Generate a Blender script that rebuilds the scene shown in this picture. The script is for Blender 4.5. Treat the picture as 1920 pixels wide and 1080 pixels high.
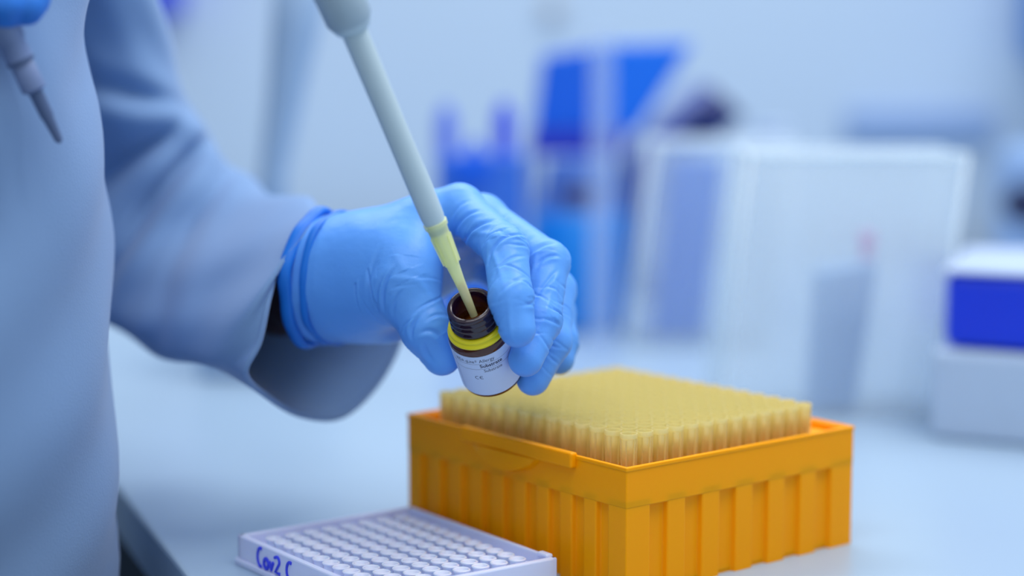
import bpy, math, random
import numpy as np
from mathutils import Vector, Matrix, noise

for o in list(bpy.data.objects):
    bpy.data.objects.remove(o, do_unlink=True)
scene = bpy.context.scene
C = scene.collection

# ------------------------------------------------------------------ camera
FPX, PITCH, HC = 3600.0, 0.1247, 0.2451          # focal length in pixels (1920 wide), tilt down, height over the table
cam = bpy.data.objects.new('camera', bpy.data.cameras.new('camera'))
C.objects.link(cam)
cam.location = (0, 0, HC)
cam.rotation_euler = (math.pi/2 - PITCH, 0, 0)
cam.data.sensor_width = 36.0
cam.data.lens = FPX/1920*36
cam.data.clip_start = 0.01
cam.data.dof.use_dof = True
cam.data.dof.focus_distance = 0.864
cam.data.dof.aperture_fstop = 2.2
scene.camera = cam

# ------------------------------------------------------------------ light
def lin(r, g, b):
    f = lambda c: (c/255/12.92 if c/255 <= .04045 else ((c/255+.055)/1.055)**2.4)
    return (f(r), f(g), f(b))
w = bpy.data.worlds.new('world'); scene.world = w; w.use_nodes = True
wb = w.node_tree.nodes['Background']
wb.inputs[0].default_value = (0.80, 0.90, 1.0, 1); wb.inputs[1].default_value = 0.46
def area(name, loc, target, size, power, col=(1, 1, 1)):
    l = bpy.data.lights.new(name, 'AREA'); l.shape = 'RECTANGLE'; l.size, l.size_y = size
    l.energy = power; l.color = col
    o = bpy.data.objects.new(name, l); C.objects.link(o); o.location = loc
    o.rotation_euler = (Vector(target)-Vector(loc)).to_track_quat('-Z', 'Y').to_euler()
    return o
area('overhead_area_light', (0.75, 0.95, 1.7), (0.1, 1.1, 0), (1.6, 0.6), 17, (1.0, 0.97, 0.95))
area('overhead_area_light', (-0.25, 0.10, 1.6), (-0.05, 0.90, 0.12), (1.0, 0.5), 6.5, (1.0, 0.98, 0.97))  # fill light added at the front to brighten the glove back and orange side
area('overhead_area_light', (-0.2, 2.0, 1.5), (-0.05, 1.2, 0), (1.6, 0.5), 12, (0.95, 0.97, 1.0))
scene.view_settings.view_transform = 'Standard'
scene.view_settings.look = 'None'
scene.view_settings.gamma = 1
scene.view_settings.use_curve_mapping = False
scene.view_settings.exposure = 0.38

# ------------------------------------------------------------------ helpers
CR = Vector((1, 0, 0)); CU = Vector((0, math.sin(PITCH), math.cos(PITCH))); CF = Vector((0, math.cos(PITCH), -math.sin(PITCH)))
def at(px, py, d):
    return Vector((0, 0, HC)) + d*(CF + CR*((px-960)/FPX) + CU*((540-py)/FPX))
def onz(px, py, z=0.0):
    r = CF + CR*((px-960)/FPX) + CU*((540-py)/FPX)
    return Vector((0, 0, HC)) + r*((z-HC)/r.z)

def mat(name, col, rough=0.5, spec=0.5, trans=0.0, ior=1.45, alpha=1.0, sss=0.0, sheen=0.0, noise_amt=0.0, noise_scale=60, bump=0.0, bump_scale=300, coat=0.0):
    m = bpy.data.materials.new(name); m.use_nodes = True
    nt = m.node_tree; b = nt.nodes['Principled BSDF']
    b.inputs['Base Color'].default_value = (*col, 1)
    b.inputs['Roughness'].default_value = rough
    b.inputs['Specular IOR Level'].default_value = spec
    b.inputs['Transmission Weight'].default_value = trans
    b.inputs['IOR'].default_value = ior
    b.inputs['Alpha'].default_value = alpha
    b.inputs['Coat Weight'].default_value = coat
    if sss:
        b.inputs['Subsurface Weight'].default_value = sss
        b.inputs['Subsurface Radius'].default_value = (0.3, 0.6, 1.0)
        b.inputs['Subsurface Scale'].default_value = 0.004
    if sheen: b.inputs['Sheen Weight'].default_value = sheen
    if noise_amt or bump:
        tc = nt.nodes.new('ShaderNodeTexCoord')
    if noise_amt:
        n = nt.nodes.new('ShaderNodeTexNoise'); n.inputs['Scale'].default_value = noise_scale; n.inputs['Detail'].default_value = 4
        nt.links.new(tc.outputs['Object'], n.inputs['Vector'])
        mx = nt.nodes.new('ShaderNodeMix'); mx.data_type = 'RGBA'
        mx.inputs[6].default_value = (*[c*(1-noise_amt) for c in col], 1)
        mx.inputs[7].default_value = (*[min(1, c*(1+noise_amt)) for c in col], 1)
        nt.links.new(n.outputs['Fac'], mx.inputs[0]); nt.links.new(mx.outputs[2], b.inputs['Base Color'])
    if bump:
        n2 = nt.nodes.new('ShaderNodeTexNoise'); n2.inputs['Scale'].default_value = bump_scale; n2.inputs['Detail'].default_value = 3
        nt.links.new(tc.outputs['Object'], n2.inputs['Vector'])
        bp = nt.nodes.new('ShaderNodeBump'); bp.inputs['Strength'].default_value = bump; bp.inputs['Distance'].default_value = 0.0006
        nt.links.new(n2.outputs['Fac'], bp.inputs['Height']); nt.links.new(bp.outputs[0], b.inputs['Normal'])
    return m

def frosted(name, col, through=0.4, rough=0.5, translucent=0.4, gloss=0.06):
    """Thin cloudy plastic: part clear, part scattering."""
    m = bpy.data.materials.new(name); m.use_nodes = True; nt = m.node_tree
    for n in list(nt.nodes): nt.nodes.remove(n)
    out = nt.nodes.new('ShaderNodeOutputMaterial')
    df = nt.nodes.new('ShaderNodeBsdfDiffuse'); df.inputs[0].default_value = (*col, 1)
    tl = nt.nodes.new('ShaderNodeBsdfTranslucent'); tl.inputs[0].default_value = (*col, 1)
    gl = nt.nodes.new('ShaderNodeBsdfGlossy'); gl.inputs['Roughness'].default_value = rough*.5
    tr = nt.nodes.new('ShaderNodeBsdfTransparent')
    fr = nt.nodes.new('ShaderNodeValue'); fr.outputs[0].default_value = gloss
    m1 = nt.nodes.new('ShaderNodeMixShader'); m1.inputs[0].default_value = translucent
    m2 = nt.nodes.new('ShaderNodeMixShader'); m2.inputs[0].default_value = through
    m3 = nt.nodes.new('ShaderNodeMixShader')
    L = nt.links.new
    L(df.outputs[0], m1.inputs[1]); L(tl.outputs[0], m1.inputs[2])
    L(m1.outputs[0], m2.inputs[1]); L(tr.outputs[0], m2.inputs[2])
    L(fr.outputs[0], m3.inputs[0]); L(m2.outputs[0], m3.inputs[1]); L(gl.outputs[0], m3.inputs[2])
    L(m3.outputs[0], out.inputs[0])
    return m

class MB:
    """Collects vertices and faces and links them as one mesh object."""
    def __init__(s): s.v = []; s.f = []
    def add(s, vs, fs):
        n = len(s.v); s.v += [tuple(v) for v in vs]; s.f += [tuple(i+n for i in f) for f in fs]; return s
    def box(s, a, b, M=None):
        (x0, y0, z0), (x1, y1, z1) = a, b
        vs = [Vector(p) for p in ((x0,y0,z0),(x1,y0,z0),(x1,y1,z0),(x0,y1,z0),(x0,y0,z1),(x1,y0,z1),(x1,y1,z1),(x0,y1,z1))]
        if M: vs = [M @ v for v in vs]
        return s.add(vs, [(0,3,2,1),(4,5,6,7),(0,1,5,4),(1,2,6,5),(2,3,7,6),(3,0,4,7)])
    def hexa(s, vs):
        return s.add(vs, [(0,3,2,1),(4,5,6,7),(0,1,5,4),(1,2,6,5),(2,3,7,6),(3,0,4,7)])
    def lathe(s, prof, seg=32, M=None, cx=0, cy=0, close=True):
        vs = []; fs = []; n = len(prof)
        for r, z in prof:
            for k in range(seg):
                a = 2*math.pi*k/seg; vs.append(Vector((cx+r*math.cos(a), cy+r*math.sin(a), z)))
        for i in range(n-1):
            for k in range(seg):
                k2 = (k+1) % seg
                fs.append((i*seg+k, i*seg+k2, (i+1)*seg+k2, (i+1)*seg+k))
        if close:
            fs.append(tuple(range(seg))[::-1]); fs.append(tuple((n-1)*seg+k for k in range(seg)))
        if M: vs = [M @ v for v in vs]
        return s.add(vs, fs)
    def tube(s, pts, rad, seg=16, cap=True):
        pts = [Vector(p) for p in pts]; n = len(pts)
        if not hasattr(rad, '__len__'): rad = [rad]*n
        t0 = (pts[1]-pts[0]).normalized()
        ref = Vector((0, 0, 1)) if abs(t0.z) < .9 else Vector((1, 0, 0))
        u = t0.cross(ref).normalized(); vs = []; fs = []
        for i, p in enumerate(pts):
            t = (pts[min(i+1, n-1)]-pts[max(i-1, 0)]).normalized()
            u = (u - t*u.dot(t)).normalized(); v = t.cross(u)
            for k in range(seg):
                a = 2*math.pi*k/seg; vs.append(p+(u*math.cos(a)+v*math.sin(a))*rad[i])
        for i in range(n-1):
            for k in range(seg):
                k2 = (k+1) % seg
                fs.append((i*seg+k, i*seg+k2, (i+1)*seg+k2, (i+1)*seg+k))
        if cap: fs.append(tuple(range(seg))[::-1]); fs.append(tuple((n-1)*seg+k for k in range(seg)))
        return s.add(vs, fs)
    def build(s, name, m, parent=None, smooth=False, bevel=0.0, seg=2):
        me = bpy.data.meshes.new(name); me.from_pydata(s.v, [], s.f); me.update()
        import bmesh
        bm = bmesh.new(); bm.from_mesh(me); bmesh.ops.recalc_face_normals(bm, faces=bm.faces); bm.to_mesh(me); bm.free()
        if m: me.materials.append(m)
        o = bpy.data.objects.new(name, me); C.objects.link(o)
        if smooth:
            me.polygons.foreach_set('use_smooth', [True]*len(me.polygons))
            if smooth != 'all': me.set_sharp_from_angle(angle=math.radians(40))
        if bevel:
            bv = o.modifiers.new('bevel', 'BEVEL'); bv.width = bevel; bv.segments = seg; bv.limit_method = 'ANGLE'
        if parent: o.parent = parent
        return o
def tag(o, label=None, cat=None, group=None, kind=None):
    if label: o['label'] = label
    if cat: o['category'] = cat
    if group: o['group'] = group
    if kind: o['kind'] = kind
    return o
def empty(name, loc=(0, 0, 0), M=None):
    o = bpy.data.objects.new(name, None); C.objects.link(o); o.empty_display_size = 0.01
    if M is not None: o.matrix_world = M
    else: o.location = loc
    return o

# ------------------------------------------------------------------ materials
M_table = mat('table_laminate', (0.335, 0.465, 0.61), rough=0.32, spec=0.5, noise_amt=.02, noise_scale=8)
M_edge = mat('table_edge', (0.22, 0.30, 0.36), rough=.6, noise_amt=.05)
M_wall = mat('wall_paint', (0.49, 0.63, 0.79), rough=.9, spec=.2, noise_amt=.02, noise_scale=3)
M_floor = mat('floor_vinyl', (0.014, 0.028, 0.05), rough=.85, noise_amt=.1, noise_scale=5)
M_coat = mat('coat_cotton', (0.19, 0.32, 0.56), rough=.95, spec=.1, sheen=.2, noise_amt=.04, noise_scale=25, bump=.25, bump_scale=900)
M_skin = mat('dark_skin', (0.035, 0.020, 0.022), rough=.55, noise_amt=.1, noise_scale=80)
M_glove = mat('nitrile_glove', (0.115, 0.36, 0.90), rough=.42, spec=.35, sss=.12, noise_amt=.04, noise_scale=40, bump=.35, bump_scale=260)
M_cuff = mat('nitrile_cuff', (0.01, 0.17, 0.68), rough=.45, spec=.35, noise_amt=.04)
M_orange = mat('orange_plastic', (1.0, 0.36, 0.0), rough=.4, spec=.15, sss=.25, noise_amt=.03, noise_scale=30)
M_orange.node_tree.nodes['Principled BSDF'].inputs['Subsurface Radius'].default_value = (1.0, .5, .05)
M_tip = frosted('tip_plastic', (0.93, 0.86, 0.47), through=.12, rough=.5, translucent=.7)
M_plate = mat('plate_plastic', (0.68, 0.73, 0.97), rough=.35, spec=.5, sss=.2, noise_amt=.02)
M_well = mat('well_plastic', (0.72, 0.77, 0.98), rough=.2, spec=.6, sss=.3)
M_ink = mat('blue_marker', (0.04, 0.06, 0.75), rough=.6, noise_amt=.1)
M_pip = mat('pipette_plastic', (0.50, 0.64, 0.72), rough=.42, spec=.4, noise_amt=.02)
M_dtip = frosted('disposable_tip_plastic', (0.95, 1.0, 0.58), through=.42, rough=.2, translucent=.35)
M_dtip2 = frosted('clear_tip_plastic', (0.30, 0.50, 0.50), through=.45, rough=.2, translucent=.35)
M_glass = mat('amber_glass', (0.50, 0.12, 0.02), rough=.04, trans=1.0, ior=1.5)
M_glassb = mat('amber_glass_base', (0.10, 0.025, 0.012), rough=.08, spec=.6, trans=.35, ior=1.5)
M_neck = mat('amber_glass_blue_reflect', (0.035, 0.012, 0.04), rough=.03, spec=.9, trans=.5, ior=1.5)  # blue reflection mixed into the base colour of the amber neck
M_liquid = mat('amber_glow_liquid', (0.62, 0.17, 0.01), rough=.12, spec=.5, noise_amt=.1)
M_yellow = mat('yellow_ring', (0.86, 0.74, 0.01), rough=.3, spec=.5, noise_amt=.03)
M_label = mat('label_paper', (0.55, 0.68, 0.93), rough=.6, spec=.3, noise_amt=.015, noise_scale=200)
M_print = mat('label_print', (0.02, 0.03, 0.09), rough=.7, noise_amt=.1)

# ------------------------------------------------------------------ setting
e0, e1 = onz(215, 905), onz(350, 1080)
ed = (e0-e1).normalized()
far_pt = e1+ed*1.45; near_pt = e1-ed*0.9
poly = [near_pt, Vector((1.9, near_pt.y, 0)), Vector((1.9, far_pt.y, 0)), far_pt]
mb = MB()
mb.hexa([p+Vector((0, 0, -0.03)) for p in poly]+poly)
tb = mb.build('lab_bench', M_table, bevel=.002)
tag(tb, 'white laminate lab bench top carrying the orange tip box and the white plate', 'bench')
mb = MB(); 
for x, y in ((0.0, .5), (1.7, .5), (0.0, 2.0), (1.7, 2.0)):
    mb = MB(); mb.box((x-.03, y-.03, -.9), (x+.03, y+.03, -.03)); mb.build('leg', M_edge, tb)
fl = MB().box((-3, -2, -.95), (4, 2.6, -.9)).build('floor', M_floor); tag(fl, kind='structure')
WY = 2.3
wl = MB().box((-3, WY, -.9), (4, WY+.1, 1.9)).build('wall_back', M_wall); tag(wl, kind='structure')
tr_ = MB().box((-3, WY-.02, -.9), (4, WY, -.10)).build('added_dark_panel_1', mat('added_panel_dark', (0.02, 0.04, 0.075), rough=.8, noise_amt=.05, noise_scale=4)); tag(tr_, kind='structure')  # added panel, keeps the view below the bench edge dark

# ------------------------------------------------------------------ signed distance surfaces for hands and body
def P(px, py, d): return np.array(at(px, py, d), dtype=np.float32)
def cone(X, a, b, r1, r2):
    ba = b-a; L = float(ba @ ba)+1e-12
    t = np.clip(((X-a) @ ba)/L, 0, 1)
    return np.linalg.norm(X-a-t[..., None]*ba, axis=-1)-(r1+(r2-r1)*t)
def smin(a, b, k):
    h = np.clip(.5+.5*(b-a)/k, 0, 1)
    return b*(1-h)+a*h-k*h*(1-h)
def chain(X, pts, k=.003):
    D = None
    for (a, ra), (b, rb) in zip(pts[:-1], pts[1:]):
        c = cone(X, a, b, ra, rb); D = c if D is None else smin(D, c, k)
    return D
def surface_nets(F, lo, hi, h):
    n = np.ceil((hi-lo)/h).astype(int)+1
    xs = [lo[i]+h*np.arange(n[i], dtype=np.float32) for i in range(3)]
    V = np.empty(n, np.float32)
    for i in range(n[0]):
        g = np.stack(np.meshgrid(xs[0][i:i+1], xs[1], xs[2], indexing='ij'), -1)
        V[i] = F(g.reshape(-1, 3)).reshape(n[1], n[2])
    S = V < 0
    nc = n-1
    cnt = np.zeros(nc, np.int8); acc = np.zeros((*nc, 3), np.float32)
    corners = [(a, b, c) for a in (0, 1) for b in (0, 1) for c in (0, 1)]
    sl = lambda c: tuple(slice(c[i], c[i]+nc[i]) for i in range(3))
    for c in corners:
        for ax in range(3):
            if c[ax]: continue
            d = list(c); d[ax] = 1
            v0, v1 = V[sl(c)], V[sl(d)]
            m = (v0 < 0) != (v1 < 0)
            t = np.where(m, v0/np.where(m, v0-v1, 1), 0)
            for k in range(3):
                acc[..., k] += np.where(m, (t if k == ax else c[k]), 0)
            cnt += m
    act = cnt > 0
    idx = -np.ones(nc, np.int64); idx[act] = np.arange(act.sum())
    pos = acc[act]/cnt[act][:, None]
    base = np.argwhere(act).astype(np.float32)
    verts = lo+(base+pos)*h
    faces = []
    for ax in range(3):
        o = [1, 1, 1]; o[ax] = 0
        a0 = tuple(slice(o[i], nc[i]) for i in range(3))
        s0 = S[tuple(slice(o[i], nc[i]) for i in range(3))]
        up = [0, 0, 0]; up[ax] = 1
        s1 = S[tuple(slice(o[i]+up[i], nc[i]+up[i]) for i in range(3))]
        e = np.argwhere(s0 != s1)+np.array(o)
        flip = s0[s0 != s1]
        u, v = [k for k in range(3) if k != ax]
        def cell(du, dv):
            q = e.copy(); q[:, u] -= du; q[:, v] -= dv
            return idx[q[:, 0], q[:, 1], q[:, 2]]
        Q = np.stack([cell(0, 0), cell(1, 0), cell(1, 1), cell(0, 1)], 1)
        if ax == 1: flip = ~flip
        Q[~flip] = Q[~flip][:, ::-1]
        faces.append(Q)
    return verts, np.concatenate(faces)
def grad(F, X, e=2e-4):
    g = np.stack([F(X+np.eye(3, dtype=np.float32)[i]*e)-F(X-np.eye(3, dtype=np.float32)[i]*e) for i in range(3)], -1)
    return g/(np.linalg.norm(g, axis=-1, keepdims=True)+1e-9)
def refine(F, V, it=3):
    for _ in range(it):
        V = V-grad(F, V)*F(V)[:, None]*.8
    return V
def np_mesh(name, V, Fc, m, parent=None):
    me = bpy.data.meshes.new(name); me.from_pydata(V.tolist(), [], Fc.tolist()); me.update()
    me.polygons.foreach_set('use_smooth', [True]*len(me.polygons)); me.materials.append(m)
    o = bpy.data.objects.new(name, me); C.objects.link(o)
    if parent: o.parent = parent
    return o
def vnoise(X, s, seed=0):
    rs = np.random.RandomState(seed); out = 0
    for k in range(6):
        w_ = rs.normal(size=3)*s; out = out+np.sin(X @ w_+rs.rand()*6.28+1.3*np.sin(X @ (rs.normal(size=3)*s)+rs.rand()*6))
    return out/6

# ---- person: one body under the coat (mostly out of frame), dark skin at the wrist
BX, BY = -0.335, 0.885
body_parts = [
    (np.array([BX, BY, .20]), np.array([BX, BY, .42]), .10, .115),
    (np.array([BX, BY, -.05]), np.array([BX, BY, .20]), .105, .10),
    (np.array([BX, BY+.10, .45]), np.array([BX, BY-.10, .45]), .045, .055),
    (np.array([BX, BY, .46]), np.array([BX+.01, BY, .60]), .055, .05),
    (np.array([BX+.02, BY, .67]), np.array([BX+.01, BY, .74]), .072, .085),
    (np.array([BX, BY+.07, -.05]), np.array([BX, BY+.07, -.48]), .08, .055),
    (np.array([BX, BY+.07, -.48]), np.array([BX-.02, BY+.07, -.86]), .052, .035),
    (np.array([BX, BY-.07, -.05]), np.array([BX, BY-.07, -.48]), .08, .055),
    (np.array([BX, BY-.07, -.48]), np.array([BX-.02, BY-.07, -.86]), .052, .035),
    (np.array([BX-.03, BY+.07, -.87]), np.array([BX+.12, BY+.07, -.88]), .03, .02),
    (np.array([BX-.03, BY-.07, -.87]), np.array([BX+.12, BY-.07, -.88]), .03, .02),
]
arm_pts = [(np.array([BX+.02, BY+.10, .44]), .035), (P(190, -60, 1.09), .026), (P(215, 100, 1.10), .024), (P(300, 470, 1.10), .024), (P(470, 545, 1.03), .020), (P(530, 545, .985), .020), (P(585, 530, .945), .0215), (P(650, 520, .935), .023)]
def F_body(X):
    D = None
    for a, b, r1, r2 in body_parts:
        c = cone(X, a.astype(np.float32), b.astype(np.float32), r1, r2); D = c if D is None else smin(D, c, .03)
    return smin(D, chain(X, arm_pts, .015), .02)
V, Fc = surface_nets(F_body, np.array([-.50, .66, -.93], np.float32), np.array([-.06, 1.14, .86], np.float32), .009)
V = refine(F_body, V, 2)
person = np_mesh('person', V, Fc, M_skin)
tag(person, 'person in pale lab coat and blue gloves holding the open amber vial', 'person')

# ---- the gloved hand that holds the vial
mm = .001
IDX = [(P(862, 390, .910), 10.4*mm), (P(948, 468, .869), 10.2*mm), (P(958, 560, .851), 9.6*mm), (P(970, 617, .848), 8.2*mm)]
MID = [(P(905, 408, .930), 10.4*mm), (P(1027, 492, .892), 10.0*mm), (P(1014, 600, .874), 9.2*mm), (P(986, 674, .864), 8.0*mm)]
RNG = [(P(905, 440, .950), 10.2*mm), (P(1040, 545, .920), 9.8*mm), (P(1035, 640, .893), 8.8*mm), (P(999, 710, .888), 7.9*mm)]
PNK = [(P(890, 480, .966), 9.6*mm), (P(1042, 585, .938), 9.2*mm), (P(1052, 640, .925), 8.0*mm), (P(1049, 674, .918), 7.2*mm)]
THB = [(P(668, 540, .915), 15*mm), (P(757, 535, .892), 14.6*mm), (P(800, 618, .884), 11.2*mm), (P(829, 668, .886), 8.9*mm)]
FING = [IDX, MID, RNG, PNK, THB]
PALM = [
    (P(660, 478, .930), IDX[0][0], 15*mm, 10.6*mm), (P(660, 500, .935), MID[0][0], 16*mm, 10.6*mm),
    (P(660, 540, .940), RNG[0][0], 16*mm, 10.2*mm), (P(690, 586, .944), PNK[0][0], 13*mm, 9.6*mm),
    (P(668, 520, .925), P(748, 470, .905), 18*mm, 13*mm), (P(748, 480, .902), P(790, 425, .908), 12*mm, 9.5*mm),
    (P(690, 560, .925), P(735, 592, .93), 15*mm, 11.5*mm),
    (P(650, 500, .918), P(765, 500, .895), 20*mm, 14*mm), (P(660, 545, .922), P(752, 545, .895), 20*mm, 14.5*mm), (P(700, 470, .915), P(810, 425, .915), 15*mm, 10.5*mm),
]
CUFFC = P(600, 524, .937)
wrist = [(P(690, 517, .930), 26.5*mm), (P(600, 524, .937), 27.8*mm), (P(470, 526, 1.0), 30*mm)]
def F_hand(X):
    D = chain(X, wrist, .01)
    for a, b, r1, r2 in PALM:
        D = smin(D, cone(X, a, b, r1, r2), .013)
    R = None
    for i, f in enumerate(FING):
        c = smin(D, chain(X, f, .0035), .006 if i < 4 else .007)
        R = c if R is None else smin(R, c, .0009)
    return R
lo = P(500, 540, .86); allp = np.array([p for f in FING for p, r in f]+[a for a, b, _, _ in PALM]+[P(545, 524, .96), P(640, 400, .93), P(640, 650, .93)])
lo = allp.min(0)-.034; hi = allp.max(0)+.034
V, Fc = surface_nets(F_hand, lo.astype(np.float32), hi.astype(np.float32), .00058)
V = refine(F_hand, V.astype(np.float32), 2)
# creases of the thin glove: grooves across each finger, gathered near the joints
N = grad(F_hand, V)
rs = np.random.RandomState(4)
camv = -np.array(CF)
disp = np.zeros(len(V))
D_f = np.stack([chain(V, f, .003) for f in FING], 1)
own = D_f.argmin(1); near = D_f.min(1) < .0035
palmD = np.min(np.stack([cone(V, a, b, r1, r2) for a, b, r1, r2 in PALM], 1), 1)
for i, f in enumerate(FING):
    sel = (own == i) & near
    Xi = V[sel]; best = np.full(len(Xi), 1e9); S = np.zeros(len(Xi)); CX = np.zeros((len(Xi), 3)); TX = np.zeros((len(Xi), 3))
    L = 0
    marks = [0]
    for (a, ra), (b, rb) in zip(f[:-1], f[1:]):
        ba = b-a; l = np.linalg.norm(ba); t = np.clip((Xi-a) @ ba/l**2, 0, 1.6 if b is f[-1][0] else 1)
        q = a+t[:, None]*ba; d = np.linalg.norm(Xi-q, axis=1)-(ra+(rb-ra)*t)
        m = d < best; best[m] = d[m]; S[m] = L+t[m]*l; CX[m] = q[m]; TX[m] = ba/l
        L += l; marks.append(L)
    rad = Xi-CX
    u = np.cross(TX, camv); u /= np.linalg.norm(u, axis=1, keepdims=True)+1e-9
    v = np.cross(TX, u)
    ang = np.arctan2((rad*u).sum(1), (rad*v).sum(1))
    dd = np.zeros(len(Xi))
    nC = 26 if i < 4 else 18
    for c in range(nC):
        if c % 3: s0 = marks[1+c % 2]+rs.normal()*.0055
        else: s0 = rs.uniform(.25*marks[1], L)
        A = rs.uniform(.25, .75)*mm; wd = rs.uniform(.45, .75)*mm; a0 = rs.uniform(-math.pi, math.pi); aw = rs.uniform(.4, .95)
        tilt = rs.normal()*.0022; ph = rs.rand()*6
        da = np.angle(np.exp(1j*(ang-a0)))
        win = np.exp(-(da/aw)**2)
        x = (S-s0-tilt*da-.0006*np.sin(ang*3+ph))
        dd += win*A*(-np.exp(-(x/wd)**2)+.35*np.exp(-((x-2.2*wd)/(1.8*wd))**2))
    for c in range(7):      # folds running along the finger
        a0 = rs.uniform(-math.pi, math.pi); s0 = rs.uniform(.4*L, L); sw = rs.uniform(.006, .013); A = rs.uniform(.2, .45)*mm
        da = np.angle(np.exp(1j*(ang-a0-(S-s0)*rs.uniform(-40, 40))))
        dd += A*np.exp(-((S-s0)/sw)**2)*(np.exp(-(da/.13)**2)-.6*np.exp(-((da-.3)/.2)**2))
    disp[sel] += np.clip(dd, -1.0*mm, .8*mm)
def fold(c1, c2, A, wd, bend=0.0):
    """groove on the back of the hand from one image point to another"""
    global disp
    a = P(*c1); b = P(*c2); ba = b-a; l = np.linalg.norm(ba)
    t = (V-a) @ ba/l**2; tc = np.clip(t, 0, 1)
    q = V-a-tc[:, None]*ba; side = np.cross(ba/l, camv); side /= np.linalg.norm(side)
    x = q @ side-bend*(4*tc*(1-tc))
    win = np.exp(-((t-.5)/.42)**4)*(N @ camv > .05)*(np.abs(q @ camv) < .03)
    disp += win*A*(-np.exp(-(x/wd)**2)+.6*np.exp(-((x-2*wd)/(1.3*wd))**2))
for c1, c2, A, wd, be in [((742, 500, .88), (722, 590, .88), .9*mm, 1.1*mm, .003), ((728, 505, .88), (708, 580, .88), .5*mm, 1.0*mm, .002),
                          ((760, 540, .88), (738, 600, .88), .5*mm, 1.0*mm, .002), ((712, 470, .88), (694, 560, .89), .4*mm, 1.3*mm, .002),
                          ((790, 590, .875), (772, 640, .875), .9*mm, 1.1*mm, .002), ((800, 600, .875), (845, 596, .875), .5*mm, 1.0*mm, -.002),
                          ((785, 625, .875), (830, 640, .875), .8*mm, 1.6*mm, -.003), ((795, 640, .875), (812, 680, .875), .6*mm, 1.4*mm, .001),
                          ((850, 440, .89), (905, 395, .89), .9*mm, 1.2*mm, -.003), ((865, 470, .885), (930, 415, .885), 1.0*mm, 1.2*mm, -.004),
                          ((845, 415, .90), (885, 375, .90), .6*mm, 1.1*mm, -.002),
                          ((915, 495, .87), (985, 440, .87), 1.1*mm, 1.1*mm, -.005), ((925, 520, .865), (985, 480, .865), .6*mm, 1.0*mm, -.003),
                          ((930, 560, .86), (985, 520, .86), .5*mm, 1.1*mm, -.002), ((1000, 470, .885), (1045, 455, .885), .6*mm, 1.1*mm, -.001),
                          ((1005, 500, .88), (1050, 480, .88), .7*mm, 1.1*mm, -.002), ((1000, 560, .88), (1045, 505, .88), .6*mm, 1.2*mm, 0)]:
    fold(c1, c2, A*1.15, wd*.75, be)
disp += vnoise(V, 330, 3)*.08*mm + vnoise(V, 120, 5)*.25*mm
V = V+N*disp[:, None]
# open the glove at the wrist along a slanting plane
near_p = P(533, 522, .905); e_1 = (near_p-CUFFC); e_1 /= np.linalg.norm(e_1)
e_2 = np.array(CU)+0.12*np.array(CR); e_2 = e_2-e_1*(e_2 @ e_1); e_2 /= np.linalg.norm(e_2)
n_c = np.cross(e_1, e_2); n_c = n_c*(1 if n_c @ np.array([-1, 0, 0]) > 0 else -1)
keep = ((V-CUFFC) @ n_c) < 0.0002
fk = keep[Fc].all(1); Fc = Fc[fk]
ui, inv = np.unique(Fc, return_inverse=True); V = V[ui]; Fc = inv.reshape(Fc.shape)
glove = np_mesh('glove', V, Fc, M_glove, person)
glove['label'] = 'blue nitrile glove gripping the amber vial'
# rolled cuff: beads following the opening
def cuff_loop(off, grow, wob=0):
    pts = []
    for k in range(96):
        a = 2*math.pi*k/96; d = e_1*math.cos(a)+e_2*math.sin(a)
        c0 = CUFFC+n_c*off
        r = .01
        for _ in range(40):
            val = float(F_hand((c0+d*r)[None].astype(np.float32))[0])
            r -= val*.8
        pts.append(Vector(c0+d*(r+grow+wob*math.sin(a*5+off*900)+wob*.6*math.sin(a*9+1))))
    return pts
def ring_mesh(name, pts, rad, m, parent, lab=None):
    n = len(pts); cen = sum(pts, Vector())/n; vs = []; fs = []; sg = 12
    for i, p in enumerate(pts):
        t = (pts[(i+1) % n]-pts[i-1]).normalized(); u = (p-cen); u = (u-t*u.dot(t)).normalized(); v = t.cross(u)
        for k in range(sg):
            a = 2*math.pi*k/sg; vs.append(p+(u*math.cos(a)*rad[0]+v*math.sin(a)*rad[1]))
    for i in range(n):
        for k in range(sg):
            j = (i+1) % n; k2 = (k+1) % sg; fs.append((i*sg+k, i*sg+k2, j*sg+k2, j*sg+k))
    o = MB().add(vs, fs).build(name, m, parent, smooth='all')
    if lab: o['label'] = lab
    return o
ring_mesh('cuff', cuff_loop(.001, .0012, .0009), (.0022, .0035), M_cuff, glove, 'rolled darker blue cuff')
ring_mesh('cuff_fold', cuff_loop(-.009, .0004, .0006), (.0012, .0020), M_cuff, glove, 'darker blue fold beside the cuff')

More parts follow.
